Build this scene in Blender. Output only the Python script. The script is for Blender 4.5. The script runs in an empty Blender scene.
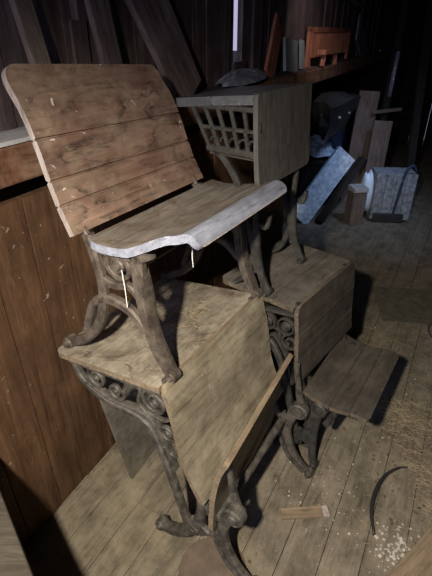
import bpy, bmesh, math, random
from mathutils import Vector, Matrix
R = math.radians
rnd = random.Random(7)
S = bpy.context.scene
COL = S.collection

# ------------------------------------------------------------------ camera, light, exposure
cam_d = bpy.data.cameras.new('camera'); cam = bpy.data.objects.new('camera', cam_d); COL.objects.link(cam)
cam.location = (0, 0, 1.5); cam.rotation_euler = (R(90 - 30.5), 0, 0)
cam_d.sensor_fit = 'VERTICAL'; cam_d.sensor_height = 24.0; cam_d.lens = 24.0 * 435 / 576
cam_d.clip_start = 0.02
S.camera = cam

w = bpy.data.worlds.new('world'); S.world = w; w.use_nodes = True
bg = w.node_tree.nodes['Background']; bg.inputs[0].default_value = (0.62, 0.58, 0.9, 1); bg.inputs[1].default_value = 0.75

def light(name, kind, loc, target, energy, color, **k):
    d = bpy.data.lights.new(name, kind); d.energy = energy; d.color = color
    for a, b in k.items(): setattr(d, a, b)
    o = bpy.data.objects.new(name, d); COL.objects.link(o); o.location = loc
    o.rotation_euler = (Vector(target) - Vector(loc)).to_track_quat('-Z', 'Y').to_euler()
    return o
light('hand_torch', 'SPOT', (-0.27, -0.12, 1.72), (0.12, 0.90, 0.25), 215, (1.0, 0.90, 0.74), spot_size=R(112), spot_blend=1.0, shadow_soft_size=0.03)
light('doorway_daylight', 'AREA', (-0.9, -1.7, 2.0), (0.3, 1.6, 0.9), 24, (0.52, 0.6, 1.0), shape='RECTANGLE', size=1.0, size_y=1.0)
light('far_blue_fill', 'AREA', (1.55, 2.9, 1.9), (1.35, 3.9, 0.3), 2.2, (0.45, 0.62, 1.0), shape='RECTANGLE', size=0.3, size_y=0.3, spread=R(70))  # added blue fill to brighten the back clutter, no source there
light('shutter_fill', 'AREA', (0.85, 3.0, 1.95), (0.78, 3.65, 1.4), 0.8, (1.0, 0.85, 0.8), shape='RECTANGLE', size=0.2, size_y=0.2, spread=R(80))  # added warm fill aimed at the shutter, no real gap behind it

S.view_settings.view_transform = 'Standard'; S.view_settings.look = 'None'
S.view_settings.exposure = 0.0; S.view_settings.gamma = 1.0; S.view_settings.use_curve_mapping = False

# ------------------------------------------------------------------ materials
def _mat(name):
    m = bpy.data.materials.new(name); m.use_nodes = True
    nt = m.node_tree; b = nt.nodes['Principled BSDF']
    return m, nt, b
def N(nt, t, **k):
    n = nt.nodes.new(t)
    for a, b in k.items(): setattr(n, a, b)
    return n
def ramp(nt, fac, stops):
    r = N(nt, 'ShaderNodeValToRGB'); e = r.color_ramp.elements
    while len(e) < len(stops): e.new(0.5)
    for i, (p, c) in enumerate(stops):
        e[i].position = p; e[i].color = (c[0], c[1], c[2], 1)
    nt.links.new(fac, r.inputs[0]); return r.outputs[0]
def mixc(nt, fac, a, b, mode='MIX'):
    m = N(nt, 'ShaderNodeMix', data_type='RGBA', blend_type=mode)
    if isinstance(fac, float): m.inputs[0].default_value = fac
    else: nt.links.new(fac, m.inputs[0])
    for i, v in ((6, a), (7, b)):
        if isinstance(v, tuple): m.inputs[i].default_value = (v[0], v[1], v[2], 1)
        else: nt.links.new(v, m.inputs[i])
    return m.outputs[2]
def noise(nt, vec, scale, detail=5, rough=0.6, dist=0.0):
    n = N(nt, 'ShaderNodeTexNoise'); nt.links.new(vec, n.inputs['Vector'])
    n.inputs['Scale'].default_value = scale; n.inputs['Detail'].default_value = detail
    n.inputs['Roughness'].default_value = rough; n.inputs['Distortion'].default_value = dist
    return n.outputs[0]
def mapping(nt, scale, rot=(0, 0, 0), loc=(0, 0, 0)):
    tc = N(nt, 'ShaderNodeTexCoord'); mp = N(nt, 'ShaderNodeMapping')
    nt.links.new(tc.outputs['Object'], mp.inputs[0])
    mp.inputs['Scale'].default_value = scale; mp.inputs['Rotation'].default_value = rot; mp.inputs['Location'].default_value = loc
    return mp.outputs[0]

def wood(name, dark, mid, light_, grain='Y', rough=0.8, stain=None, dust=None, bump=0.25, spec=0.25, seed=0.0, marks=None, gs=1.0, stain_scale=(1, 1, 1)):
    m, nt, b = _mat(name)
    sc = {'X': (1.5, 26, 26), 'Y': (26, 1.5, 26), 'Z': (26, 26, 1.5)}[grain]
    v = mapping(nt, tuple(s * gs for s in sc), loc=(seed, seed, seed))
    g = noise(nt, v, 2.2, 8, 0.68, 0.4)
    c = ramp(nt, g, [(0.28, dark), (0.5, mid), (0.72, light_)])
    v2 = mapping(nt, (1, 1, 1), loc=(seed * 2, 0, seed))
    big = noise(nt, v2, 5.0, 4, 0.6)
    c = mixc(nt, ramp(nt, big, [(0.35, (0, 0, 0)), (0.65, (0.55,) * 3)]), c, dark)
    if stain:
        s1 = noise(nt, mapping(nt, stain_scale, loc=(seed, 3, 1)), 5.2, 5, 0.52, 0.7)
        f = ramp(nt, s1, [(0.43, (0, 0, 0)), (0.492, (0.6,) * 3), (0.505, (1, 1, 1)), (0.513, (0.05,) * 3), (0.60, (0.0,) * 3)])
        c = mixc(nt, f, c, stain)
    if dust:
        s2 = noise(nt, v2, 9.0, 9, 0.72, 0.3)
        f = ramp(nt, s2, [(0.42, (0, 0, 0)), (0.66, (0.85,) * 3)])
        c = mixc(nt, f, c, dust)
    if marks:
        s3 = noise(nt, mapping(nt, (1.0, 1.0, 1.0), rot=(0.3, 0.2, 0.5), loc=(seed + 5, 1, 2)), 22.0, 3, 0.5, 2.5)
        f = ramp(nt, s3, [(0.70, (0, 0, 0)), (0.73, (0.9,) * 3)])
        c = mixc(nt, f, c, marks)
    fine = noise(nt, mapping(nt, tuple({'X': (0.15, 1, 1), 'Y': (1, 0.15, 1), 'Z': (1, 1, 0.15)}[grain])), 90, 6, 0.7)
    c = mixc(nt, 1.0, c, ramp(nt, fine, [(0.33, (0.6,) * 3), (0.45, (0.97,) * 3), (0.62, (1.06,) * 3), (0.72, (1.3,) * 3)]), 'MULTIPLY')
    mid_n = noise(nt, mapping(nt, tuple({'X': (0.6, 1, 1), 'Y': (1, 0.6, 1), 'Z': (1, 1, 0.6)}[grain]), loc=(9, 4, seed)), 8, 9, 0.72)
    c = mixc(nt, 1.0, c, ramp(nt, mid_n, [(0.34, (0.72,) * 3), (0.5, (1.0,) * 3), (0.68, (1.22,) * 3)]), 'MULTIPLY')
    nt.links.new(c, b.inputs['Base Color'])
    b.inputs['Roughness'].default_value = rough; b.inputs['Specular IOR Level'].default_value = spec
    bp = N(nt, 'ShaderNodeBump'); bp.inputs['Strength'].default_value = bump; bp.inputs['Distance'].default_value = 0.004
    nt.links.new(g, bp.inputs['Height']); nt.links.new(bp.outputs[0], b.inputs['Normal'])
    return m
def iron(name, base, dust, amt=0.6, metal=0.25):
    m, nt, b = _mat(name)
    v = mapping(nt, (1, 1, 1))
    n1 = noise(nt, v, 30, 8, 0.7)
    c = mixc(nt, ramp(nt, n1, [(0.38, (0, 0, 0)), (0.62, (amt,) * 3)]), base, dust)
    n2 = noise(nt, v, 90, 4, 0.7)
    c = mixc(nt, ramp(nt, n2, [(0.55, (0, 0, 0)), (0.7, (0.5,) * 3)]), c, tuple(x * 0.45 for x in base))
    nt.links.new(c, b.inputs['Base Color'])
    b.inputs['Metallic'].default_value = metal; b.inputs['Roughness'].default_value = 0.62
    bp = N(nt, 'ShaderNodeBump'); bp.inputs['Strength'].default_value = 0.35; bp.inputs['Distance'].default_value = 0.003
    nt.links.new(n1, bp.inputs['Height']); nt.links.new(bp.outputs[0], b.inputs['Normal'])
    return m
def plain(name, c, rough=0.7, var=0.25, scale=14, metal=0.0, trans=0.0):
    m, nt, b = _mat(name)
    n1 = noise(nt, mapping(nt, (1, 1, 1)), scale, 6, 0.65)
    col = ramp(nt, n1, [(0.3, tuple(x * (1 - var) for x in c)), (0.7, tuple(min(1, x * (1 + var)) for x in c))])
    nt.links.new(col, b.inputs['Base Color']); b.inputs['Roughness'].default_value = rough
    b.inputs['Metallic'].default_value = metal; b.inputs['Transmission Weight'].default_value = trans
    return m

M = {}
M['floor'] = wood('floor_boards', (0.09, 0.076, 0.054), (0.16, 0.136, 0.10), (0.22, 0.19, 0.14), 'Y', 0.85, dust=(0.235, 0.20, 0.148), bump=0.5, gs=0.6)
M['wall_low'] = wood('wall_boards_red_brown', (0.045, 0.022, 0.011), (0.105, 0.055, 0.028), (0.17, 0.095, 0.055), 'Z', 0.75, bump=0.4, gs=0.6, marks=(0.25, 0.22, 0.17))
M['beam'] = wood('beam_rough_brown', (0.06, 0.025, 0.013), (0.17, 0.075, 0.042), (0.24, 0.12, 0.07), 'Y', 0.8, dust=(0.24, 0.16, 0.11), stain=(0.06, 0.03, 0.02), bump=0.5, gs=0.4)
M['ledge'] = wood('ledge_grey', (0.25, 0.25, 0.25), (0.4, 0.4, 0.4), (0.5, 0.5, 0.5), 'Y', 0.8)
M['wall_up'] = wood('wall_boards_dark', (0.04, 0.028, 0.028), (0.105, 0.078, 0.078), (0.20, 0.155, 0.145), 'Z', 0.85, bump=0.5, gs=0.5)
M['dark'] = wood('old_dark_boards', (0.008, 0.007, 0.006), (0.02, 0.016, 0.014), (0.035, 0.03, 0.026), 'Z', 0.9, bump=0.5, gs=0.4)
M['deskA'] = wood('desk_wood_dusty', (0.13, 0.108, 0.07), (0.245, 0.207, 0.145), (0.33, 0.285, 0.21), 'Y', 0.8, dust=(0.34, 0.30, 0.225), bump=0.3, seed=3, marks=(0.36, 0.33, 0.27))
M['topA'] = wood('desk_top_dusty', (0.11, 0.09, 0.065), (0.21, 0.18, 0.135), (0.29, 0.25, 0.195), 'Y', 0.85, dust=(0.36, 0.32, 0.25), stain=(0.08, 0.05, 0.04), bump=0.3, seed=11)
M['edgeA'] = wood('worn_board_edge', (0.12, 0.088, 0.056), (0.215, 0.165, 0.11), (0.32, 0.25, 0.175), 'Y', 0.8, seed=5)
M['backB'] = wood('bench_back_brown', (0.09, 0.047, 0.032), (0.19, 0.113, 0.083), (0.29, 0.19, 0.145), 'Y', 0.6, stain=(0.035, 0.022, 0.018), dust=(0.25, 0.185, 0.135), bump=0.2, spec=0.4, seed=8, marks=(0.55, 0.5, 0.42), gs=0.7, stain_scale=(1.0, 0.55, 1.9))
M['edgeB'] = wood('bench_edge_pale', (0.26, 0.21, 0.18), (0.38, 0.33, 0.30), (0.52, 0.48, 0.46), 'Z', 0.7, seed=2)
M['seatB'] = wood('bench_seat_dusty', (0.10, 0.083, 0.066), (0.185, 0.16, 0.135), (0.28, 0.25, 0.215), 'Y', 0.8, stain=(0.12, 0.09, 0.065), seed=4)
M['lipB'] = wood('bench_seat_edge_daylit', (0.15, 0.16, 0.20), (0.27, 0.285, 0.35), (0.40, 0.42, 0.50), 'Y', 0.65, seed=9)  # lavender of the worn edge is blue daylight put into the colour
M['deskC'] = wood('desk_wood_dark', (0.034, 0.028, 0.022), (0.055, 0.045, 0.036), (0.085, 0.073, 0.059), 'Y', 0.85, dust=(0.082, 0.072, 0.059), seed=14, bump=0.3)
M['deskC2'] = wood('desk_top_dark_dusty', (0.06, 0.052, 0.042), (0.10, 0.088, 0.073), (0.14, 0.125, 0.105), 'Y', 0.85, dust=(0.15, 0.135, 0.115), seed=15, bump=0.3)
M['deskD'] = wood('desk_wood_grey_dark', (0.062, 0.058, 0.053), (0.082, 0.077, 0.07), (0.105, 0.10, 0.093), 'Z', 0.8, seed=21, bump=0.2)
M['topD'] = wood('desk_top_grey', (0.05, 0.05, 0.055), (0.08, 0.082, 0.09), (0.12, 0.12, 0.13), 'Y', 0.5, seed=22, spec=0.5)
M['ironA'] = iron('cast_iron_dusty', (0.035, 0.032, 0.028), (0.145, 0.13, 0.108), 0.85)
M['ironB'] = iron('cast_iron_brown', (0.055, 0.042, 0.034), (0.16, 0.132, 0.105), 0.85)
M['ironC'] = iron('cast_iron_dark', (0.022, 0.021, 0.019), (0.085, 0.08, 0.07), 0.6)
M['black'] = plain('black_rubber', (0.02, 0.02, 0.02), 0.55)
M['lath'] = wood('lath_wood', (0.14, 0.10, 0.06), (0.22, 0.165, 0.11), (0.30, 0.24, 0.17), 'X', 0.8)
M['straw'] = plain('straw', (0.27, 0.21, 0.125), 0.8, 0.4, 60)
M['flake'] = plain('pale_flakes', (0.42, 0.40, 0.35), 0.9, 0.3, 60)
M['string'] = plain('white_string', (0.75, 0.72, 0.66), 0.9)
M['pad'] = plain('brown_disc', (0.11, 0.08, 0.058), 0.85, 0.3)
M['panel'] = wood('grey_panel', (0.085, 0.076, 0.06), (0.125, 0.11, 0.088), (0.165, 0.15, 0.12), 'Y', 0.85, seed=31, dust=(0.18, 0.165, 0.135))
M['boxw'] = wood('box_wood', (0.035, 0.028, 0.02), (0.06, 0.05, 0.038), (0.10, 0.085, 0.066), 'X', 0.9, seed=61, bump=0.5)
M['edgeC'] = wood('dark_board_edge', (0.06, 0.046, 0.032), (0.10, 0.08, 0.058), (0.16, 0.13, 0.095), 'Y', 0.8, seed=6)
M['mat'] = plain('greenish_sheet', (0.09, 0.082, 0.056), 0.9, 0.4, 20)
M['plastic'] = plain('crumpled_plastic', (0.55, 0.65, 0.85), 0.35, 0.45, 25)
M['sack'] = plain('white_sack', (0.62, 0.74, 0.85), 0.6, 0.15, 12)
M['tan'] = wood('tan_plank', (0.10, 0.075, 0.06), (0.15, 0.115, 0.10), (0.19, 0.15, 0.13), 'Z', 0.8, seed=41)
M['crate'] = plain('weathered_grey_blue', (0.20, 0.22, 0.24), 0.8, 0.6, 30)
M['metal'] = plain('dull_metal', (0.25, 0.25, 0.27), 0.35, 0.3, 20, 0.8)
M['orange'] = wood('orange_wood', (0.16, 0.06, 0.035), (0.36, 0.145, 0.09), (0.5, 0.24, 0.16), 'Z', 0.7, seed=51)
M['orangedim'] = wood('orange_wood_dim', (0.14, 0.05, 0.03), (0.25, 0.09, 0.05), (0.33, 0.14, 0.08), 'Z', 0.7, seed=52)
M['greyp'] = plain('grey_board', (0.20, 0.22, 0.23), 0.6, 0.15, 10)
M['cloth'] = plain('grey_blue_cloth', (0.16, 0.16, 0.20), 0.9, 0.6, 18)
M['navy'] = plain('dark_blue_fabric', (0.025, 0.035, 0.07), 0.85, 0.3)
M['glass'] = plain('clear_plastic', (0.65, 0.7, 0.9), 0.08, 0.05, 5, 0.0, 0.85)
M['wicker'] = plain('wicker', (0.22, 0.14, 0.08), 0.8, 0.4, 60)

# ------------------------------------------------------------------ mesh helpers
def obj(name, bm, mats, parent=None, loc=None, rot=None, smooth=False, kind=None, label=None, bevel=0):
    bmesh.ops.recalc_face_normals(bm, faces=bm.faces)
    me = bpy.data.meshes.new(name); bm.to_mesh(me); bm.free()
    if not isinstance(mats, (list, tuple)): mats = [mats]
    for m in mats: me.materials.append(m)
    if smooth:
        for p in me.polygons: p.use_smooth = True
    o = bpy.data.objects.new(name, me); COL.objects.link(o)
    if parent: o.parent = parent
    if loc: o.location = loc
    if rot: o.rotation_euler = rot
    if kind: o['kind'] = kind
    if label: o['label'] = label
    if bevel:
        b = o.modifiers.new('bevel', 'BEVEL'); b.width = bevel; b.segments = 2; b.limit_method = 'ANGLE'
    return o
def tag(o, label, cat, group=None, kind=None):
    o['label'] = label; o['category'] = cat
    if group: o['group'] = group
    if kind: o['kind'] = kind
    return o
def thing(name, label, cat, loc=(0, 0, 0), rz=0, rot=None, group=None):
    o = bpy.data.objects.new(name, None); COL.objects.link(o); o.empty_display_size = 0.05
    o.location = loc; o.rotation_euler = rot if rot else (0, 0, rz)
    return tag(o, label, cat, group)
def box(bm, lo, hi, mat=0, M4=None):
    vs = [bm.verts.new((x, y, z)) for x in (lo[0], hi[0]) for y in (lo[1], hi[1]) for z in (lo[2], hi[2])]
    if M4:
        for v in vs: v.co = M4 @ v.co
    for f in ((0, 1, 3, 2), (4, 6, 7, 5), (0, 4, 5, 1), (2, 3, 7, 6), (0, 2, 6, 4), (1, 5, 7, 3)):
        fc = bm.faces.new([vs[i] for i in f]); fc.material_index = mat
    return vs
def spline(pts, n=6):
    P = [Vector(p) for p in pts]; out = []
    if len(P) < 3: return P
    for i in range(len(P) - 1):
        p0 = P[i - 1] if i else P[0] * 2 - P[1]; p1, p2 = P[i], P[i + 1]
        p3 = P[i + 2] if i + 2 < len(P) else P[-1] * 2 - P[-2]
        for k in range(n):
            t = k / n
            out.append(0.5 * ((2 * p1) + (p2 - p0) * t + (2 * p0 - 5 * p1 + 4 * p2 - p3) * t * t + (3 * p1 - p0 - 3 * p2 + p3) * t ** 3))
    out.append(P[-1]); return out
def tube(bm, pts, r, sides=8, n=5, mat=0, smooth_path=True):
    P = spline(pts, n) if smooth_path else [Vector(p) for p in pts]
    rs = r if callable(r) else (lambda t: r)
    rings = []; up = Vector((0, 0, 1))
    for i, p in enumerate(P):
        d = (P[min(i + 1, len(P) - 1)] - P[max(i - 1, 0)]).normalized()
        a = d.cross(up)
        if a.length < 0.1: a = d.cross(Vector((1, 0, 0)))
        a.normalize(); b = d.cross(a); rr = rs(i / (len(P) - 1))
        rings.append([bm.verts.new(p + (a * math.cos(q) + b * math.sin(q)) * rr) for q in [2 * math.pi * k / sides for k in range(sides)]])
    for i in range(len(rings) - 1):
        for k in range(sides):
            f = bm.faces.new((rings[i][k], rings[i][(k + 1) % sides], rings[i + 1][(k + 1) % sides], rings[i + 1][k])); f.material_index = mat
    bm.faces.new(rings[0]).material_index = mat; bm.faces.new(list(reversed(rings[-1]))).material_index = mat
def stroke(bm, pts, wd, dp=0.016, y=0.0, n=5, mat=0):
    """flat cast bar whose axis runs in the local XZ plane; wd width in plane (scalar or list along), dp depth across"""
    P = spline([(p[0], 0, p[1]) for p in pts], n)
    m = len(P); W = []
    for i in range(m):
        t = i / (m - 1)
        if isinstance(wd, (list, tuple)):
            q = t * (len(wd) - 1); k = min(int(q), len(wd) - 2); W.append(wd[k] * (1 - q + k) + wd[k + 1] * (q - k))
        else: W.append(wd)
    rings = []
    prof = [(-0.5, 0.25), (-0.32, 0.5), (0.32, 0.5), (0.5, 0.25), (0.5, -0.25), (0.32, -0.5), (-0.32, -0.5), (-0.5, -0.25)]
    for i, p in enumerate(P):
        d = (P[min(i + 1, m - 1)] - P[max(i - 1, 0)]).normalized(); nn = Vector((-d.z, 0, d.x))
        rings.append([bm.verts.new(p + nn * (a * W[i]) + Vector((0, y + b * dp, 0))) for a, b in prof])
    for i in range(m - 1):
        for k in range(8):
            f = bm.faces.new((rings[i][k], rings[i][(k + 1) % 8], rings[i + 1][(k + 1) % 8], rings[i + 1][k])); f.material_index = mat
    bm.faces.new(rings[0]); bm.faces.new(list(reversed(rings[-1])))
def spiral(c, r0, r1, a0, turns, n=14):
    return [(c[0] + (r0 + (r1 - r0) * i / n) * math.cos(a0 + turns * 2 * math.pi * i / n), c[1] + (r0 + (r1 - r0) * i / n) * math.sin(a0 + turns * 2 * math.pi * i / n)) for i in range(n + 1)]
def disc(bm, c, r, y, dp, n=16, dome=0.3):
    rg = []
    for rr, yy in ((0.0, dp * (0.5 + dome)), (r * 0.45, dp * (0.5 + dome * .8)), (r * 0.6, dp * 0.38), (r * 0.8, dp * 0.38), (r * .85, dp * 0.55), (r, dp * 0.4)):
        rg.append((rr, yy))
    for s in (1, -1):
        prev = None
        for rr, yy in rg:
            if rr == 0: cur = [bm.verts.new((c[0], y + s * yy, c[1]))]
            else: cur = [bm.verts.new((c[0] + rr * math.cos(2 * math.pi * k / n), y + s * yy, c[1] + rr * math.sin(2 * math.pi * k / n))) for k in range(n)]
            if prev:
                for k in range(n):
                    if len(prev) == 1: bm.faces.new((prev[0], cur[k], cur[(k + 1) % n]))
                    else: bm.faces.new((prev[k], cur[k], cur[(k + 1) % n], prev[(k + 1) % n]))
            prev = cur
        if s == 1: keep = prev
        else:
            for k in range(n): bm.faces.new((keep[k], prev[k], prev[(k + 1) % n], keep[(k + 1) % n]))

def board(bm, prof, y0, y1, th, rt=0.0, rb=0.0, seams=(), ns=34, ny=14, cut=None, edge=1, wob=0.0015, ycorn=None):
    """curved slab: prof = (x,z) list along the board's height, swept from y0 to y1; thickness th on the -normal side.
    rt / rb round the corners at the start / end of prof; cut(s) -> extra inset at y0; seams = fractions along prof with grooves"""
    P = spline([(p[0], 0, p[1]) for p in prof], 12)
    L = [0]
    for i in range(1, len(P)): L.append(L[-1] + (P[i] - P[i - 1]).length)
    T = L[-1]
    def at(s):
        s = max(0, min(T, s))
        for i in range(1, len(P)):
            if L[i] >= s:
                q = (s - L[i - 1]) / max(1e-9, L[i] - L[i - 1]); d = (P[i] - P[i - 1]).normalized()
                return P[i - 1].lerp(P[i], q), Vector((-d.z, 0, d.x))
        return P[-1], Vector((-d.z, 0, d.x))
    ss = [T * i / ns for i in range(ns + 1)]
    if rt: ss += [rt * k for k in (0.01, 0.05, 0.12, 0.22, 0.35, 0.5, 0.7, 1.0)]
    if rb: ss += [T - rb * k for k in (0.01, 0.05, 0.12, 0.22, 0.35, 0.5, 0.7, 1.0)]
    gro = {}
    for f in seams:
        for ds, g in ((-0.0035, 0), (-0.0012, 1), (0.0012, 1), (0.0035, 0)): ss.append(f * T + ds); gro[round(f * T + ds, 6)] = g
    ss = sorted(set(round(s, 6) for s in ss)); top = []; bot = []
    for s in ss:
        p, nn = at(s)
        ins = 0.0
        if rt and s < rt: ins = rt - math.sqrt(max(0, rt * rt - (rt - s) ** 2))
        if rb and s > T - rb: ins = max(ins, rb - math.sqrt(max(0, rb * rb - (rb - (T - s)) ** 2)))
        a = y0 + ins + (cut(s / T) if cut else 0); b = y1 - ins
        g = gro.get(s, 0) * min(0.006, th * 0.45)
        rt_, rb_ = [], []
        for k in range(ny + 1):
            y = a + (b - a) * k / ny
            wv = wob * math.sin(y * 37 + s * 51) + wob * 0.6 * math.sin(y * 91 - s * 23)
            q = p + Vector((0, y, 0))
            rt_.append(bm.verts.new(q - nn * (g + abs(wv) * 0.4)))
            rb_.append(bm.verts.new(q - nn * (th - g)))
        top.append(rt_); bot.append(rb_)
    n = len(ss)
    for i in range(n - 1):
        for k in range(ny):
            bm.faces.new((top[i][k], top[i][k + 1], top[i + 1][k + 1], top[i + 1][k]))
            bm.faces.new((bot[i][k], bot[i + 1][k], bot[i + 1][k + 1], bot[i][k + 1]))
        for k in (0, ny):
            f = bm.faces.new((top[i][k], top[i + 1][k], bot[i + 1][k], bot[i][k])); f.material_index = edge
    for i in (0, n - 1):
        for k in range(ny):
            f = bm.faces.new((top[i][k], top[i][k + 1], bot[i][k + 1], bot[i][k])); f.material_index = edge

# ------------------------------------------------------------------ the barn
WA = R(63.5); WD = Vector((math.cos(WA), math.sin(WA), 0)); WN = Vector((WD.y, -WD.x, 0)); WO = Vector((-0.64, 0.82, 0))
def W(t, off, z): return WO + WD * t + WN * off + Vector((0, 0, z))
RZW = WA - R(90)             # local X = away from wall, local Y = along wall
def struct(name, bm, mats, **k):
    o = obj(name, bm, mats, **k); o['kind'] = 'structure'; return o

# floor planks, laid along the wall
bm = bmesh.new(); x = -3.4; r2 = random.Random(3)
while x < 5.8:
    wd = r2.choice([0.115, 0.12, 0.125, 0.15]); ya = -4.2
    while ya < 7.4:
        ln = r2.uniform(1.6, 3.4); dz = r2.uniform(-0.0012, 0.0)
        if ya + ln > 6.9: ln = 7.5 - ya
        box(bm, (x + 0.0011, ya, -0.04), (x + wd - 0.0011, ya + ln - 0.0015, dz)); ya += ln
    x += wd
box(bm, (-3.4, -4.2, -0.08), (5.8, 7.4, -0.041))  # unseen slab added to stop light leaking up between the planks
struct('floor', bm, M['floor'], loc=WO, rot=(0, 0, R(61 - 90)))
# left wall: lower boards
bm = bmesh.new(); y = -3.4; r2 = random.Random(5)
while y < 2.6:
    wd = r2.uniform(0.12, 0.2); dx = r2.uniform(-0.006, 0.0)
    box(bm, (-0.03, y + 0.002, 0.0), (dx, y + wd - 0.002, 1.125)); y += wd
box(bm, (-0.13, -3.4, 0), (-0.10, 2.7, 1.17))
struct('wall_left', bm, M['wall_low'], loc=WO, rot=(0, 0, RZW))
bm = bmesh.new(); box(bm, (-0.14, -3.4, 1.165), (0.002, 6.9, 1.262))
o = struct('trim_1', bm, M['beam'], loc=WO, rot=(0, 0, RZW), bevel=0.008)
bm = bmesh.new(); box(bm, (-0.42, -3.4, 1.262), (0.006, 0.62, 1.272)); box(bm, (-0.42, 0.62, 1.262), (-0.01, 6.9, 1.268), mat=1)
struct('trim_2', bm, [M['ledge'], M['wall_up']], loc=WO, rot=(0, 0, RZW))
# upper wall planks with light coming through two gaps
bm = bmesh.new(); y = -3.4; r2 = random.Random(9)
slit = [(1.86, 1.99, 1.365), (0.70, 0.745, 1.53)]
while y < 6.9:
    wd = r2.uniform(0.10, 0.17)
    for a, b, zz in slit:
        if y < b and y + wd > a: wd = max(0.02, a - y)
    dx = r2.uniform(-0.02, 0.0); lean = r2.uniform(-0.012, 0.012)
    vs = box(bm, (-0.13 + dx, y - 0.006, 1.27), (-0.10 + dx, y + wd + 0.004, 2.6))
    y += wd
    for a, b, zz in slit:
        if abs(y - a) < 0.003 or (a <= y < b):
            box(bm, (-0.13, y - 0.01, 1.27), (-0.10, b + 0.01, zz)); y = b
struct('wall_left_upper', bm, M['wall_up'], loc=WO, rot=(0, 0, RZW))
# other sides of the barn, plus low annex walls added against light leaks
def planked(name, along, a0, a1, fixed, z0, z1, seed):
    bm = bmesh.new(); q = random.Random(seed); x = a0
    while x < a1:
        wd = min(q.uniform(0.14, 0.22), a1 - x); d = q.uniform(0, 0.015)
        if along == 'X': box(bm, (x, fixed + d, z0), (x + wd - 0.003, fixed + 0.05, z1))
        else: box(bm, (fixed + d, x, z0), (fixed + 0.05, x + wd - 0.003, z1))
        x += wd + 1e-4
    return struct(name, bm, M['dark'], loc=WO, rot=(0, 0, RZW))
planked('wall_back', 'X', -0.13, 4.65, 7.0, 0, 2.6, 15)
planked('wall_leak_stop_back', 'X', -2.6, -0.13, 7.0, 0, 1.2, 19)
planked('wall_right', 'Y', -3.4, 7.05, 4.6, 0, 2.6, 16)
planked('wall_leak_stop_left', 'Y', 2.7, 7.05, -2.65, 0, 1.2, 17)
planked('wall_leak_stop_near', 'X', -2.6, -0.14, 2.65, 0, 1.2, 18)
bm = bmesh.new()
box(bm, (-0.2, -3.45, 0), (0.2, -3.4, 2.6)); box(bm, (1.6, -3.45, 0), (4.65, -3.4, 2.6)); box(bm, (0.2, -3.45, 2.2), (1.6, -3.4, 2.6))
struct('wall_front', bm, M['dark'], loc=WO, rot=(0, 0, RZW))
bm = bmesh.new(); box(bm, (-0.2, -3.45, 2.6), (4.65, 2.7, 2.65)); box(bm, (-0.2, 2.7, 2.6), (4.65, 7.05, 2.65)); box(bm, (-2.65, 2.65, 1.2), (-0.1, 7.05, 1.23))  # last box roofs the added annex, low so the slits see sky
for k in range(9): box(bm, (-0.13, -2.4 + k * 1.05, 2.42), (4.65, -2.3 + k * 1.05, 2.6))
struct('ceiling', bm, M['dark'], loc=WO, rot=(0, 0, RZW))

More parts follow.
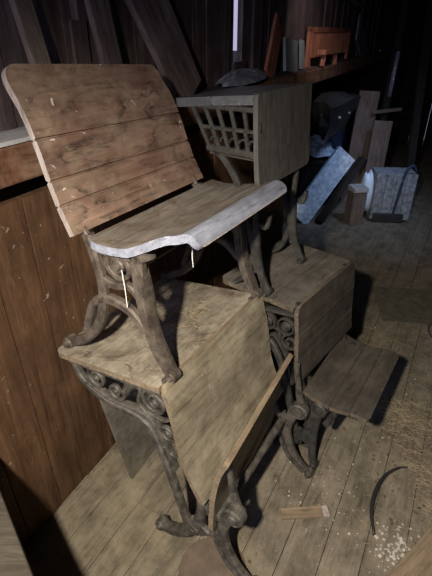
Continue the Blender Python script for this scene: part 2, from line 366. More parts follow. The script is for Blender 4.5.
# ------------------------------------------------------------------ school desks
def desk_iron(bm, y, H, back, dk=-0.36, style=0, reach=1.0):
    """one cast end frame of a desk; H = height of the flange at the back board, back = (x,z) list down the back board"""
    s = -1
    zt = H - 0.045; zr = H - 0.09
    stroke(bm, [(dk + 0.04, zr), (-0.01, zt)], 0.012, 0.03, y)                                      # flange under the desk top
    stroke(bm, [(b[0] - 0.016, b[1]) for b in back], [0.016, 0.018, 0.022, 0.026], 0.022, y)         # rib behind the back board
    stroke(bm, [(dk + 0.05, zr - 0.004), (dk + 0.085, zr - 0.065), (dk + 0.17, zr - 0.105), (-0.11, zt - 0.155), (-0.055, zt - 0.24), (-0.005, zt - 0.40), (0.035, zt - 0.54), (0.05, 0.09)],
           [0.016, 0.022, 0.026, 0.026, 0.026, 0.028, 0.034, 0.04], 0.022, y, 6)                      # sweeping outer rib
    stroke(bm, [(dk + 0.10, zr - 0.06), (dk + 0.2, zr - 0.085), (-0.09, zt - 0.12), (-0.03, zt - 0.2), (0.0, zt - 0.30)], 0.008, 0.026, y)
    if style == 0:
        stroke(bm, spiral((dk + 0.145, zr - 0.028), 0.038, 0.006, 2.6, 1.6), [0.011, 0.008], 0.014, y)
        stroke(bm, spiral((dk + 0.222, zr - 0.045), 0.034, 0.006, 0.5, -1.5), [0.011, 0.007], 0.014, y)
        stroke(bm, spiral((-0.058, zt - 0.055), 0.046, 0.008, 2.2, 1.7), [0.012, 0.008], 0.014, y)
        stroke(bm, spiral((-0.02, zt - 0.155), 0.036, 0.006, 1.2, -1.6), [0.012, 0.008], 0.014, y)
        for c in ((dk + 0.145, zr - 0.028), (-0.058, zt - 0.055), (-0.02, zt - 0.155), (dk + 0.222, zr - 0.045)):
            disc(bm, c, 0.011, y, 0.014, 10)
        stroke(bm, [(-0.16, zt - 0.01), (-0.11, zt - 0.03), (-0.12, zt - 0.09), (-0.07, zt - 0.13)], [0.006, 0.012, 0.006], 0.014, y)
        stroke(bm, [(-0.09, zt - 0.11), (-0.03, zt - 0.11), (0.015, zt - 0.07)], [0.006, 0.011, 0.006], 0.014, y)
        stroke(bm, [(-0.04, zt - 0.22), (0.0, zt - 0.24), (0.03, zt - 0.20)], [0.006, 0.011, 0.006], 0.014, y)
    else:
        for k, r in enumerate((0.028, 0.030, 0.031)):
            c = (dk + 0.13 + k * 0.074, zr - 0.030 + k * 0.006)
            stroke(bm, spiral(c, r, r, 0, 1.0), 0.008, 0.018, y); disc(bm, c, r * 0.62, y, 0.012, 12)
        stroke(bm, spiral((-0.03, zt - 0.125), 0.034, 0.01, 2.0, 1.4), [0.012, 0.008], 0.014, y)
        stroke(bm, spiral((-0.01, zt - 0.21), 0.026, 0.008, 1.0, -1.4), [0.011, 0.008], 0.014, y)
        stroke(bm, [(-0.14, zt - 0.10), (-0.08, zt - 0.09), (-0.07, zt - 0.15)], [0.006, 0.012, 0.006], 0.014, y)
    # pedestal
    stroke(bm, [(back[-1][0] - 0.016, back[-1][1]), (0.085, 0.22), (0.075, 0.12)], [0.026, 0.03, 0.05], 0.022, y)
    stroke(bm, [(0.062, 0.15), (0.02, 0.075), (-0.03, 0.035), (-0.075, 0.025)], [0.05, 0.042, 0.034, 0.026], 0.034, y)
    disc(bm, (-0.078, 0.028), 0.022, y, 0.034, 12)
    disc(bm, (0.062, 0.13), 0.018, y, 0.03, 10)
    # front leg with pivot
    k = reach; f = lambda pts: [(0.09 + (a - 0.09) * k, b) for a, b in pts]
    stroke(bm, f([(0.185, 0.30), (0.165, 0.21), (0.18, 0.13), (0.22, 0.06), (0.275, 0.012)]), [0.042, 0.034, 0.03, 0.025, 0.02], 0.024, y)
    stroke(bm, f([(0.145, 0.27), (0.14, 0.17), (0.18, 0.07), (0.25, 0.012)]), [0.01, 0.012, 0.01, 0.008], 0.030, y)
    disc(bm, f([(0.275, 0.014)])[0], 0.015, y, 0.034, 12)
    stroke(bm, f([(0.08, 0.16), (0.12, 0.15), (0.165, 0.19)]), [0.04, 0.018, 0.03], 0.02, y)
    stroke(bm, f([(back[-1][0] - 0.01, back[-1][1] - 0.03), (0.125, 0.25), (0.17, 0.27)]), [0.018, 0.014, 0.018], 0.02, y)
    disc(bm, f([(0.205, 0.315)])[0], 0.033, y, 0.034, 18)
    stroke(bm, spiral(f([(0.205, 0.315)])[0], 0.026, 0.012, 0.5, 0.8), 0.006, 0.044, y)

def seat_arm(bm, y, pts):
    stroke(bm, pts, [0.008, 0.016, 0.026, 0.03], 0.018, y)

def school_desk(name, label, loc, yaw, L, H, dk, back, seat, mats, style, seat_arms, topz=0.0, seat_th=0.016, seams_back=(), seams_seat=(), rb=0.0, tilt=(0, 0), far_in=0.05, reach=1.0, seat_rz=0.0, seat_L=None):
    t = thing(name, label, 'desk', loc, group='stacked cast iron school desks', rot=(tilt[0], tilt[1], R(yaw - 90)))
    wm, tm, em, im = mats
    bm = bmesh.new()
    board(bm, [(dk, H - 0.058 + topz), (dk * 0.5, H - 0.03 + topz * 0.5), (-0.016, H - 0.004)], 0.0, L, 0.018, rt=0.03, seams=(0.36, 0.7), ns=10)
    obj('desktop', bm, [tm, em], t)
    bm = bmesh.new(); board(bm, back, 0.0, L, 0.016, rt=0.035, seams=seams_back, rb=rb)
    obj('backrest', bm, [wm, em], t, smooth=False)
    bm = bmesh.new(); board(bm, seat, 0.0, seat_L or L, seat_th, rt=0.0, rb=0.02, seams=seams_seat)
    so = obj('seat', bm, [wm, em], t)
    pv = Vector((seat[0][0], 0, 0)); mm = Matrix.Translation(pv) @ Matrix.Rotation(R(seat_rz), 4, 'Z') @ Matrix.Translation(-pv); so.data.transform(mm)
    for y in (0.03, L - far_in):
        bm = bmesh.new(); desk_iron(bm, y, H, back, dk, style, reach); fr = obj('iron_frame', bm, im, t)
        bm = bmesh.new(); seat_arm(bm, y + 0.018, seat_arms); obj('seat_arm', bm, im, fr)
    bm = bmesh.new(); tube(bm, [(0.15, 0.03, 0.255), (0.15, L * 0.5, 0.255), (0.15, L - far_in, 0.255)], 0.014, 10)
    obj('crossbar', bm, im, t)
    return t

backA = [(0.0, 0.722), (0.024, 0.64), (0.04, 0.56), (0.055, 0.47), (0.085, 0.39), (0.118, 0.325)]
seatA = [(0.132, 0.225), (0.134, 0.30), (0.142, 0.40), (0.158, 0.49), (0.182, 0.555)]
A = school_desk('school_desk', 'dusty school desk nearest the camera, seat folded up and a bench standing on its top',
                (-0.135, 0.823, 0), 57.8, 0.55, 0.715, -0.43, backA, seatA, (M['deskA'], M['topA'], M['edgeA'], M['ironA']), 0,
                [(0.172, 0.50), (0.178, 0.44), (0.19, 0.37), (0.205, 0.32)], seat_rz=4.5, seat_L=0.51)
backC = [(0.0, 0.718), (0.014, 0.62), (0.02, 0.54), (0.028, 0.47), (0.038, 0.41)]
seatC = [(0.058, 0.392), (0.11, 0.375), (0.18, 0.368), (0.245, 0.382), (0.295, 0.376)]
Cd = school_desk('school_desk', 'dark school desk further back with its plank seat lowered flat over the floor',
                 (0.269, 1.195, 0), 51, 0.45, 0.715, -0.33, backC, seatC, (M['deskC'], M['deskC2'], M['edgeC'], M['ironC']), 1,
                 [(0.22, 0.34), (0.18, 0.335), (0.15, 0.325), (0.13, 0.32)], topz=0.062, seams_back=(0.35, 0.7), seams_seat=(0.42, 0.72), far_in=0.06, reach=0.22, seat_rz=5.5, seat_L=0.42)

# bench seat B on desk A's top
B = thing('school_bench', 'high-backed school bench with pale-edged seat and stained plank back, standing on the nearest desk', 'bench', (-0.478, 1.052, 0.66), R(58.5 - 90))
backB = [(0.028, 0.782), (0.045, 0.74), (0.075, 0.69), (0.10, 0.62), (0.115, 0.56), (0.135, 0.49), (0.165, 0.418)]
bm = bmesh.new(); board(bm, backB, -0.005, 0.565, 0.018, rt=0.035, seams=(0.42, 0.66, 0.81))
for v in bm.verts:
    f = (v.co.z - 0.42) / 0.36; v.co.x -= 0.035 * f * v.co.y / 0.56; v.co.z -= 0.030 * f * v.co.y / 0.56
obj('backrest', bm, [M['backB'], M['edgeB']], B)
bm = bmesh.new()
def cutB(f):
    if f < 0.12: return 0.022 * (1 - math.sqrt(max(0, 1 - (1 - f / 0.12) ** 2)))
    if f < 0.42: return 0.0
    if f < 0.62: q = (f - 0.42) / 0.20; return 0.085 * (q * q * (3 - 2 * q))
    return 0.085
seatB = [(0.195, 0.416), (0.25, 0.412), (0.32, 0.42), (0.39, 0.436), (0.43, 0.450), (0.455, 0.442), (0.470, 0.422)]
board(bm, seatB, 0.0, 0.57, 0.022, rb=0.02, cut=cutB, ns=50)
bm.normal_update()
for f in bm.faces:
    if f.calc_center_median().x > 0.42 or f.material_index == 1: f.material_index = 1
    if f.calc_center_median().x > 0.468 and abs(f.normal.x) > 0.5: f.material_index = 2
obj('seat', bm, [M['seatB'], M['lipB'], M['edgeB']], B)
for y in (0.035, 0.52):
    bm = bmesh.new()
    stroke(bm, [(0.17, 0.41), (0.19, 0.33), (0.195, 0.25), (0.16, 0.14), (0.09, 0.06), (0.012, 0.016)], [0.03, 0.026, 0.026, 0.028, 0.03, 0.03], 0.026, y)
    stroke(bm, [(0.325, 0.395), (0.325, 0.31), (0.335, 0.22), (0.36, 0.13), (0.405, 0.06)], [0.038, 0.032, 0.028, 0.024, 0.026], 0.03, y)
    stroke(bm, [(0.325, 0.395), (0.345, 0.30), (0.36, 0.18), (0.41, 0.06)], 0.008, 0.04, y)
    stroke(bm, [(0.10, 0.09), (0.15, 0.20), (0.21, 0.235), (0.28, 0.225), (0.335, 0.18)], [0.02, 0.026, 0.028, 0.026, 0.022], 0.026, y)
    stroke(bm, [(0.19, 0.385), (0.26, 0.378), (0.34, 0.388)], 0.022, 0.03, y)
    stroke(bm, [(0.33, 0.388), (0.35, 0.39), (0.37, 0.398)], [0.024, 0.018, 0.01], 0.022, y)
    stroke(bm, spiral((0.265, 0.35), 0.044, 0.012, 2.8, 1.35), [0.014, 0.012], 0.018, y); disc(bm, (0.265, 0.35), 0.02, y, 0.024, 12)
    stroke(bm, [(0.195, 0.30), (0.24, 0.285), (0.29, 0.295), (0.325, 0.265)], [0.012, 0.02, 0.02, 0.012], 0.02, y)
    stroke(bm, [(0.165, 0.40), (0.118, 0.48), (0.075, 0.58)], [0.022, 0.016, 0.01], 0.016, y)
    disc(bm, (0.015, 0.018), 0.02, y, 0.034, 12); disc(bm, (0.408, 0.062), 0.016, y, 0.034, 12)
    obj('iron_frame', bm, M['ironB'], B, label='brown dusty cast iron end frame with an arched brace')
bm = bmesh.new(); tube(bm, [(0.21, 0.035, 0.275), (0.21, 0.3, 0.275), (0.21, 0.52, 0.275)], 0.010, 8); obj('crossbar', bm, M['ironB'], B)

# desk D on desk C's top, with a pigeon-hole side
DH = 0.64
backD = [(0.0, DH), (0.006, DH - 0.1), (0.012, DH - 0.19), (0.02, DH - 0.27)]
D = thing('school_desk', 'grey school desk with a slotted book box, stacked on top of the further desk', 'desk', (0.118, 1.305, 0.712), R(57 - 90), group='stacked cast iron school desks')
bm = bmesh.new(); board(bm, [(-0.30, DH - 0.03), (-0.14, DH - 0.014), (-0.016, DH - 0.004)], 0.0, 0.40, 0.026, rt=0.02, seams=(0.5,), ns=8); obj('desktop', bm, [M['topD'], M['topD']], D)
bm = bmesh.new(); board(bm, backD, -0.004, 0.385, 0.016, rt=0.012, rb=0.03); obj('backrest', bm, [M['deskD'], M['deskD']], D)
bm = bmesh.new()
gx = lambda v, z: (v, z)
for y in (0.012, 0.375):
    g = bmesh.new()
    zt, zm, zb = DH - 0.045, DH - 0.105, DH - 0.165
    xl = lambda z: -0.235 + (zt - z) * 0.55
    stroke(g, [(xl(zt) - 0.012, zt), (-0.014, zt)], 0.016, 0.014, y); stroke(g, [(xl(zm), zm), (0.0, zm)], 0.012, 0.012, y); stroke(g, [(xl(zb) - 0.01, zb), (0.006, zb - 0.008)], 0.022, 0.016, y)
    stroke(g, [(xl(zt), zt), (xl(zb), zb)], 0.012, 0.014, y)
    for k in range(1, 6):
        q = k / 5.0
        for za, zz in ((zt, zm), (zm, zb)):
            xa = xl(za) * (1 - q) - 0.006 * q; xb = xl(zz) * (1 - q) + 0.002 * q
            stroke(g, [(xa, za), (xb, zz)], 0.012, 0.012, y)
    for k in range(5):
        q = (k + 0.5) / 5; xx = xl(zb) * (1 - q); stroke(g, spiral((xx, zb + 0.022), 0.013, 0.013, 0, 0.5, 6), 0.006, 0.010, y)
    obj('book_box_side', g, M['ironC'], D, label='cast side plate with two rows of slots')
bm = bmesh.new(); board(bm, [(-0.17, DH - 0.172), (-0.08, DH - 0.174), (0.0, DH - 0.176)], 0.01, 0.38, 0.012, ns=6); obj('book_shelf', bm, [M['deskC'], M['deskC']], D)
for y in (0.02, 0.31):
    g = bmesh.new()
    stroke(g, [(-0.165, DH - 0.17), (-0.12, DH - 0.2), (-0.07, DH - 0.27), (-0.035, DH - 0.38), (0.0, 0.16), (0.02, 0.08)], [0.016, 0.02, 0.022, 0.022, 0.026, 0.034], 0.02, y)
    stroke(g, [(b[0] - 0.016, b[1]) for b in backD] + [(0.0, 0.25), (0.0, 0.15)], [0.012, 0.014, 0.018, 0.022], 0.018, y)
    stroke(g, [(0.0, 0.14), (-0.03, 0.055), (-0.07, 0.014)], [0.026, 0.02, 0.016], 0.022, y)
    stroke(g, [(0.004, 0.26), (0.01, 0.16), (0.028, 0.08), (0.06, 0.012)], [0.022, 0.024, 0.024, 0.028], 0.022, y)
    stroke(g, [(0.02, 0.25), (0.04, 0.25), (0.05, 0.29)], [0.02, 0.018, 0.012], 0.016, y)
    disc(g, (0.06, 0.013), 0.014, y, 0.036, 12)
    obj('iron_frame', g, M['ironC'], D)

# ------------------------------------------------------------------ things on the floor nearby
def rand_straws(bm, n, fn, l0, l1, r=0.0008, z=0.002, seed=1, curl=0.5, mat=0):
    q = random.Random(seed)
    for i in range(n):
        x, y, zz = fn(q); a = q.uniform(0, math.pi); l = q.uniform(l0, l1); k = q.uniform(-curl, curl)
        p = []
        for j in range(4):
            s = (j / 3 - 0.5) * l; aa = a + k * (j / 3 - 0.5)
            p.append((x + math.cos(aa) * s - math.sin(a) * k * s * s * 4, y + math.sin(aa) * s + math.cos(a) * k * s * s * 4, zz + z + q.uniform(0, 0.003)))
        tube(bm, p, r, 4, 2, mat)
bm = bmesh.new()
def fr(q):
    while True:
        x, y = q.uniform(0.5, 1.5), q.uniform(0.6, 2.4)
        if x > 0.42 + 0.36 * abs(y - 0.9) + q.random() ** 2 * 0.25: return x, y, 0
rand_straws(bm, 420, fr, 0.02, 0.12, 0.0006, 0.001, 2)
rand_straws(bm, 700, lambda q: (0.76 + abs(q.gauss(0, 0.2)), q.uniform(0.8, 1.5), 0), 0.01, 0.08, 0.0009, 0.001, 22)
rand_straws(bm, 60, lambda q: (q.uniform(0.1, 1.0), q.uniform(0.75, 2.2), 0), 0.02, 0.06, 0.0007, 0.001, 6)
tag(obj('loose_straw', bm, M['straw']), 'loose straw strewn over the floorboards at right', 'straw', kind='stuff')
bm = bmesh.new(); q = random.Random(31)
for i in range(900):
    x, y = (0.62 + abs(q.gauss(0, 0.28)), q.uniform(0.72, 2.3)) if q.random() < 0.75 else (q.uniform(0.0, 1.2), q.uniform(0.75, 2.4))
    z = 0.001; sc = 0.001 + 0.006 * q.random() ** 2
    mm = Matrix.Translation((x, y, z)) @ Matrix.Rotation(q.uniform(0, 3), 4, 'Z') @ Matrix.Rotation(q.uniform(-0.5, 0.5), 4, 'X')
    box(bm, (-sc, -sc * q.uniform(0.3, 1), 0), (sc, sc * 0.8, 0.0015), 0, mm)
tag(obj('dirt_crumbs', bm, M['pad']), 'dark brown dirt crumbs scattered over the floorboards at right', 'dirt', kind='stuff')
bm = bmesh.new(); q = random.Random(12)
for i in range(520):
    a = q.random()
    if a < 0.45: x, y = q.gauss(0.62, 0.05), q.gauss(0.80, 0.05)
    elif a < 0.65: x, y = q.gauss(0.40, 0.09), q.gauss(1.0, 0.09)
    else: x, y = q.uniform(0.2, 1.3), q.uniform(0.72, 2.2)
    if x < 0.2: continue
    s = 0.0008 + (0.0055 if a < 0.45 else 0.003) * q.random() ** 2.2; rz = Matrix.Translation((x, y, 0.001)) @ Matrix.Rotation(q.uniform(0, 3), 4, 'Z') @ Matrix.Rotation(q.uniform(-0.4, 0.4), 4, 'X')
    box(bm, (-s, -s * q.uniform(0.4, 1), 0), (s, s, 0.0012), 0, rz)
tag(obj('pale_debris', bm, M['flake']), 'pale flakes and crumbs scattered on the floorboards', 'debris', kind='stuff')
Am = Matrix.Translation((-0.135, 0.823, 0)) @ Matrix.Rotation(R(57.8 - 90), 4, 'Z')
def ta(q):
    v = q.gauss(-0.14, 0.05); u = q.gauss(0.30, 0.08); v = min(-0.03, max(-0.38, v)); u = max(0.05, min(0.52, u))
    p = Am @ Vector((v, u, 0)); return p.x, p.y, 0.711 + v * 0.13
bm = bmesh.new(); rand_straws(bm, 60, ta, 0.02, 0.07, 0.0007, 0.0015, 3)
tag(obj('straw_bits', bm, M['straw']), 'bits of straw lying on the nearest desk top under the bench', 'straw', kind='stuff')

bm = bmesh.new(); tube(bm, [(0.545, 0.86, 0.008), (0.56, 0.94, 0.008), (0.60, 1.02, 0.008), (0.66, 1.09, 0.009), (0.725, 1.125, 0.008), (0.76, 1.128, 0.008)], lambda t: 0.0035 + 0.0045 * math.sin(math.pi * min(1, t * 1.1 + 0.05)), 8)
tag(obj('hose_piece', bm, M['black'], smooth=True), 'curved black strip of hose lying on the floor at lower right', 'hose')
bm = bmesh.new(); box(bm, (0, -0.02, 0.001), (0.15, 0.02, 0.010)); vs = box(bm, (0.15, -0.02, 0.001), (0.172, 0.018, 0.012), 1)
tag(obj('wood_lath', bm, [M['lath'], M['edgeB']], loc=(0.235, 0.935, 0), rot=(0, 0, R(4)), bevel=0.001), 'short thin wood lath with a pale broken end on the floor', 'wood scrap')
# round brown disc under the near desk's feet
bm = bmesh.new(); bmesh.ops.create_cone(bm, cap_ends=True, segments=40, radius1=0.11, radius2=0.108, depth=0.006)
tag(obj('round_disc', bm, M['pad'], loc=(-0.01, 0.745, 0.0035), bevel=0.002), 'flat round brown disc on the floor at the nearest desk foot', 'disc')
bm = bmesh.new(); bmesh.ops.create_cone(bm, cap_ends=True, segments=30, radius1=0.035, radius2=0.03, depth=0.012)
tag(obj('metal_cap', bm, M['ironC'], loc=(0.385, 1.262, 0.0065), bevel=0.002), 'small dark round cap on the floor beside the further desk foot', 'cap')
# grey panel leaning on the wall under desk A
a0 = Vector((-0.335, 1.085, 0.003)); lean = -WN * 0.115 + Vector((0, 0, 0.50)) + WD * 0.0
bm = bmesh.new(); ln = WD * 0.62; th = WN * 0.012
v = [bm.verts.new(p) for p in (a0, a0 + ln, a0 + ln + lean, a0 + lean)]; v2 = [bm.verts.new(x.co + th) for x in v]
bm.faces.new(v); bm.faces.new(list(reversed(v2)))
for i in range(4): bm.faces.new((v[i], v[(i + 1) % 4], v2[(i + 1) % 4], v2[i]))
tag(obj('thin_panel', bm, M['panel']), 'thin grey panel leaning against the wall beneath the nearest desk', 'panel')
# near lower-left board
bm = bmesh.new()
q4 = [(-0.633, 0.800), (-0.25, 0.309), (-0.53, 0.12), (-0.88, 0.25)]
lo = [bm.verts.new((x, y, 0.0)) for x, y in q4]; hi = [bm.verts.new((x, y, 0.55)) for x, y in q4]
bm.faces.new(lo); bm.faces.new(list(reversed(hi)))
for k in range(4): bm.faces.new((lo[k], hi[k], hi[(k + 1) % 4], lo[(k + 1) % 4]))
tag(obj('wooden_box', bm, M['boxw'], bevel=0.004), 'weathered grey wooden box cut off at the lower left corner of the photo', 'box')
bm = bmesh.new(); box(bm, (-0.10, -0.055, 0.001), (0.22, 0.055, 0.02))
tag(obj('broken_board', bm, M['lath'], loc=(0.66, 0.745, 0), rot=(0, 0, R(38)), bevel=0.002), 'pinkish brown broken board on the floor at the lower right corner', 'board')
# strings hanging
bm = bmesh.new(); tube(bm, [(-0.062, 1.03, 1.085), (-0.060, 1.035, 1.04), (-0.063, 1.035, 0.99), (-0.061, 1.035, 0.955)], 0.0012, 5)
tag(obj('hanging_string', bm, M['string']), 'white string hanging from the front corner of the bench seat', 'string')
bm = bmesh.new(); p = B.location + Vector((0, 0, 0)); tube(bm, [(-0.225, 0.915, 1.01), (-0.222, 0.913, 0.96), (-0.222, 0.915, 0.905)], 0.0012, 5)
tag(obj('hanging_string', bm, M['string']), 'white string hanging inside the near iron end frame of the bench', 'string')

# green-brown sheet, wire hoop, wicker basket on the right
bm = bmesh.new(); box(bm, (0, 0, 0.001), (0.42, 0.42, 0.006))
tag(obj('flat_sheet', bm, M['mat'], loc=(1.0, 2.15, 0), rot=(0, 0, R(-8)), bevel=0.002), 'dark greenish flat sheet lying on the floor at right', 'sheet')
bm = bmesh.new(); tube(bm, [(1.36 + 0.15 * math.cos(R(a)), 1.98 + 0.15 * math.sin(R(a)), 0.006 + 0.02 * max(0, math.sin(R(a - 60)))) for a in range(60, 330, 22)], 0.004, 6)
tag(obj('wire_hoop', bm, M['metal']), 'pale curved wire hoop on the floor at the right edge', 'wire')
bk = thing('wicker_basket', 'broken brown wicker basket lying at the right edge of the floor', 'basket', (1.78, 2.78, 0.0), R(20))
bm = bmesh.new(); q = random.Random(4)
for k in range(5): tube(bm, [((0.14 + 0.018 * k) * math.cos(R(a)), (0.14 + 0.018 * k) * math.sin(R(a)), 0.01 + 0.045 * k) for a in range(0, 361, 24)], 0.007, 6, 2)
obj('basket_hoops', bm, M['wicker'], bk)
bm = bmesh.new()
for k in range(26):
    a = R(k * 360 / 26); e = q.uniform(0.2, 0.27); tube(bm, [(0.13 * math.cos(a), 0.13 * math.sin(a), 0.005), (0.17 * math.cos(a), 0.17 * math.sin(a), 0.1), ((0.19 + q.uniform(0, 0.1)) * math.cos(a), (0.19 + q.uniform(0, 0.1)) * math.sin(a), e)], 0.006, 5, 3)
obj('basket_staves', bm, M['wicker'], bk)

# ------------------------------------------------------------------ things at the back of the barn
def slab(name, label, cat, p0, p1, w_, th, mat, face=(0, -1, 0), group=None):
    """long flat board from p0 to p1"""
    p0 = Vector(p0); p1 = Vector(p1); d = (p1 - p0); L = d.length; d.normalize()
    f = Vector(face); f = (f - d * f.dot(d)).normalized(); s = d.cross(f)
    bm = bmesh.new(); box(bm, (-w_ / 2, -th / 2, 0), (w_ / 2, th / 2, L))
    o = obj(name, bm, mat, bevel=min(0.004, th * 0.3))
    m = Matrix((s, f, d)).transposed().to_4x4(); m.translation = p0; o.matrix_world = m
    return tag(o, label, cat, group)
def crumple(name, label, cat, pts, mat, amp=0.03, seed=1, sub=3, kind=None):
    bm = bmesh.new(); q = random.Random(seed)
    for p in pts: bm.verts.new(p)
    bmesh.ops.convex_hull(bm, input=bm.verts)
    bmesh.ops.triangulate(bm, faces=bm.faces)
    bmesh.ops.subdivide_edges(bm, edges=bm.edges, cuts=sub, use_grid_fill=True, smooth=0.15)
    for v in bm.verts: v.co += Vector((q.uniform(-1, 1), q.uniform(-1, 1), q.uniform(-0.6, 1))) * amp
    return tag(obj(name, bm, mat), label, cat, kind=kind)

slab('plastic_wrapped_plank', 'plank wrapped in pale blue crumpled plastic leaning diagonally at the back', 'plank', (0.74, 3.72, 0.03), (1.17, 3.98, 0.56), 0.20, 0.05, M['plastic'])
slab('dark_plank', 'dark plank leaning diagonally beside the plastic wrapped one', 'plank', (0.93, 3.70, 0.02), (1.30, 3.90, 0.54), 0.05, 0.08, M['dark'])
crumple('plastic_bundle', 'crumpled pale plastic bundle lying above the diagonal plank', 'plastic', [(0.86, 4.2, 0.475), (1.13, 4.2, 0.475), (0.86, 4.4, 0.48), (1.14, 4.42, 0.48), (0.93, 4.3, 0.66), (1.03, 4.3, 0.62)], M['plastic'], 0.035, 5)
bt = thing('storage_chest', 'dark chest at the back under the crumpled plastic bundle', 'chest', (0.99, 4.32, 0), 0)
bm = bmesh.new(); box(bm, (-0.17, -0.14, 0), (0.17, 0.14, 0.40)); obj('chest_body', bm, M['dark'], bt, bevel=0.01)
bm = bmesh.new(); box(bm, (-0.18, -0.15, 0.402), (0.18, 0.15, 0.44)); obj('chest_lid', bm, M['dark'], bt, bevel=0.01)
pt = thing('wooden_post_block', 'short square wooden block with a white top at the back', 'block', (1.24, 3.71, 0), R(10))
bm = bmesh.new(); box(bm, (-0.06, -0.06, 0), (0.06, 0.06, 0.30)); obj('block_body', bm, M['tan'], pt, bevel=0.004)
bm = bmesh.new(); box(bm, (-0.065, -0.065, 0.302), (0.065, 0.065, 0.345)); obj('block_cap', bm, M['ledge'], pt, bevel=0.004, label='pale cap')
# upright weathered crate and sack
ct = thing('weathered_crate', 'weathered grey crate standing upright at the back right', 'crate', (1.58, 3.84, 0.0), R(-6))
bm = bmesh.new()
for k in range(4): box(bm, (-0.17 + k * 0.086, -0.12, 0.03), (-0.17 + k * 0.086 + 0.083, -0.10, 0.44))
box(bm, (-0.17, -0.10, 0.03), (0.17, 0.12, 0.44)); obj('crate_body', bm, M['crate'], ct, bevel=0.003)
bm = bmesh.new(); box(bm, (-0.15, -0.13, 0.0), (0.12, -0.05, 0.09)); obj('crate_foot', bm, M['black'], ct, bevel=0.01)
bm = bmesh.new(); tube(bm, [(0.02, -0.13, 0.05), (0.04, -0.135, 0.3), (0.06, -0.13, 0.47), (0.11, -0.12, 0.52), (0.15, -0.1, 0.47)], 0.012, 6); obj('strap', bm, M['navy'], ct)
bm = bmesh.new(); bmesh.ops.create_uvsphere(bm, u_segments=20, v_segments=14, radius=1.0); 
for v in bm.verts: v.co = Vector((v.co.x * 0.07, v.co.y * 0.09, v.co.z * 0.19 + 0.24 + 0.02 * math.sin(v.co.x * 9)))
tag(obj('white_sack', bm, M['sack'], loc=(1.37, 3.86, 0.0), smooth=True), 'slim white sack squeezed against the left side of the weathered crate', 'sack')
slab('upright_plank', 'tall tan plank standing upright behind the weathered crate', 'plank', (1.36, 4.28, 0.0), (1.42, 4.38, 1.03), 0.19, 0.03, M['tan'])
slab('upright_plank', 'shorter greyish plank leaning in front of the tall tan plank', 'plank', (1.49, 4.12, 0.0), (1.53, 4.2, 0.80), 0.17, 0.03, M['tan'])
slab('loose_slat', 'thin pale slat lying across behind the upright planks', 'slat', (1.45, 4.30, 0.855), (1.75, 4.40, 0.87), 0.03, 0.02, M['tan'])
crumple('fabric_bundle', 'dark blue fabric bundle left of the tall tan plank', 'fabric', [(1.10, 4.5, 0.40), (1.30, 4.5, 0.40), (1.10, 4.7, 0.42), (1.3, 4.7, 0.44), (1.22, 4.6, 0.86), (1.14, 4.55, 0.76), (1.28, 4.6, 0.78), (1.15, 4.6, 0.0), (1.25, 4.55, 0.0)], M['navy'], 0.02, 8)
# pole and clear tube
bm = bmesh.new(); tube(bm, [(1.60, 4.42, 0), (1.61, 4.42, 1.2), (1.62, 4.42, 2.4)], 0.035, 10)
tag(obj('support_pole', bm, M['dark'], smooth=True), 'dark round pole rising to the roof at the back right', 'pole')
bm = bmesh.new(); tube(bm, [(1.60, 4.364, 0.98), (1.61, 4.364, 1.35)], 0.018, 12, smooth_path=False)
tag(obj('clear_tube', bm, M['glass'], smooth=True), 'clear plastic tube hanging beside the dark pole', 'tube')
slab('leaning_ladder_rail', 'dark timber rail leaning right of the round pole', 'timber', (1.86, 4.1, 0), (1.78, 4.4, 2.2), 0.07, 0.04, M['dark'])
slab('leaning_board', 'dim upright board in the dark at the far right', 'board', (2.35, 4.2, 0), (2.20, 4.4, 1.55), 0.16, 0.03, M['dark'])

# ------------------------------------------------------------------ things on the beam ledge
ZL = 1.27
def LP(t, off, z): return W(t, off, z)
slab('leaning_wall_board', 'wide dark board leaning aslant against the upper wall behind the bench', 'board', LP(1.25, -0.025, ZL), LP(0.76, -0.075, 1.95), 0.19, 0.025, M['wall_up'], face=WN, group='boards leaning on the upper wall')
slab('leaning_wall_board', 'narrow lighter board leaning against the upper wall at far left', 'board', LP(0.51, -0.03, ZL), LP(0.42, -0.075, 1.95), 0.06, 0.02, M['tan'], face=WN, group='boards leaning on the upper wall')
slab('leaning_wall_board', 'dark stained board leaning against the upper wall above the bench back', 'board', LP(0.80, -0.03, ZL), LP(0.70, -0.075, 1.95), 0.09, 0.02, M['wall_up'], face=WN, group='boards leaning on the upper wall')
slab('orange_slat', 'orange brown board leaning left of the grey panel on the ledge', 'board', LP(2.20, -0.04, ZL), LP(2.42, -0.075, 1.55), 0.15, 0.02, M['orange'], face=WN)
slab('grey_panel_board', 'pale grey panel standing on the ledge left of the louvred shutter', 'panel', LP(2.64, -0.05, ZL), LP(2.66, -0.075, 1.46), 0.26, 0.02, M['greyp'], face=WN)
slab('grey_panel_board', 'narrow dark grey strip standing right of the pale grey panel', 'panel', LP(2.89, -0.05, ZL), LP(2.91, -0.075, 1.45), 0.08, 0.02, M['greyp'], face=WN)
sh = thing('louvred_shutter', 'orange louvred wooden shutter standing on the ledge at the back', 'shutter', LP(3.78, -0.075, ZL), RZW)
bm = bmesh.new(); box(bm, (-0.012, -0.72, 0.0), (0.012, -0.64, 0.26)); box(bm, (-0.012, 0.64, 0.0), (0.012, 0.72, 0.26)); box(bm, (-0.012, -0.72, 0.225), (0.012, 0.72, 0.26)); obj('frame', bm, M['orange'], sh, bevel=0.002)
bm = bmesh.new()
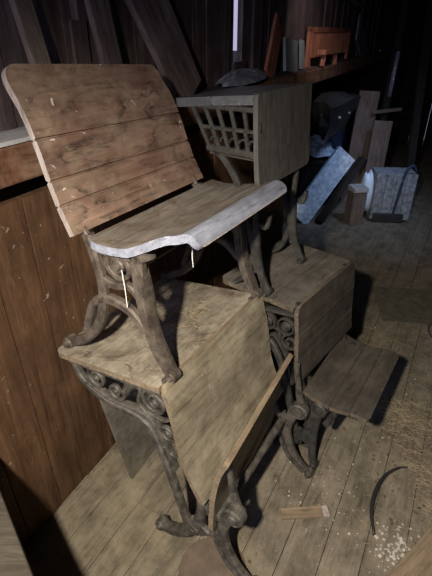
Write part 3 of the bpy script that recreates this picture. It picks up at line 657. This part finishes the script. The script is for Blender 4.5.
for k in range(22): box(bm, (-0.012, 0, 0.06), (0.012, 0.012, 0.225), 0, Matrix.Translation((0, -0.62 + k * 0.057, 0)) @ Matrix.Rotation(0.5, 4, 'Z'))
obj('louvres', bm, M['orangedim'], sh)
st = thing('small_stool', 'small orange wooden stool in front of the louvred shutter', 'stool', LP(3.45, 0.0, ZL), RZW)
bm = bmesh.new(); box(bm, (-0.035, -0.24, 0.08), (0.03, 0.24, 0.115)); obj('seat', bm, M['orange'], st, bevel=0.003)
for a in (-0.21, 0.2):
    bm = bmesh.new(); tube(bm, [(0.0, a, 0.0), (0, a * 0.85, 0.08)], 0.02, 6, smooth_path=False); obj('leg', bm, M['orange'], st)
slab('grey_board_end', 'grey board standing on the ledge right of the louvred shutter', 'board', LP(5.1, -0.06, ZL), LP(5.2, -0.075, 1.50), 0.8, 0.02, M['cloth'], face=WN)
crumple('cloth_pile', 'grey cloth heaped on the ledge beneath the daylight slit', 'cloth', [tuple(LP(a, b, c)) for a, b, c in ((1.55, -0.06, 1.285), (1.55, 0.0, 1.285), (2.1, -0.06, 1.285), (2.1, 0.0, 1.285), (1.65, -0.04, 1.33), (1.8, -0.035, 1.335), (2.0, -0.035, 1.325))], M['cloth'], 0.008, 3)
bm = bmesh.new(); tube(bm, [tuple(LP(3.2, 0.1, 1.78)), tuple(LP(3.5, 0.12, 1.7)), tuple(LP(4.2, 0.1, 1.68)), tuple(LP(5.0, 0.1, 1.72))], 0.012, 6)
tag(obj('hanging_wire', bm, M['metal']), 'grey cable slung across above the louvred shutter', 'wire')
# hanging bags below the beam
bag = crumple('black_bag', 'black bag hanging below the beam with two bright rivets', 'bag', [tuple(LP(a, b, c)) for a, b, c in ((3.0, 0.02, 1.05), (3.9, 0.02, 1.02), (3.0, 0.2, 1.02), (3.9, 0.2, 1.0), (3.1, 0.1, 0.75), (3.8, 0.12, 0.72))], M['black'], 0.02, 6)

for a, z in ((3.15, 0.93), (3.5, 0.92)):
    bm = bmesh.new(); bmesh.ops.create_uvsphere(bm, u_segments=10, v_segments=8, radius=0.012)
    obj('rivet', bm, M['ledge'], bag, loc=tuple(LP(a, 0.205, z)), smooth=True)
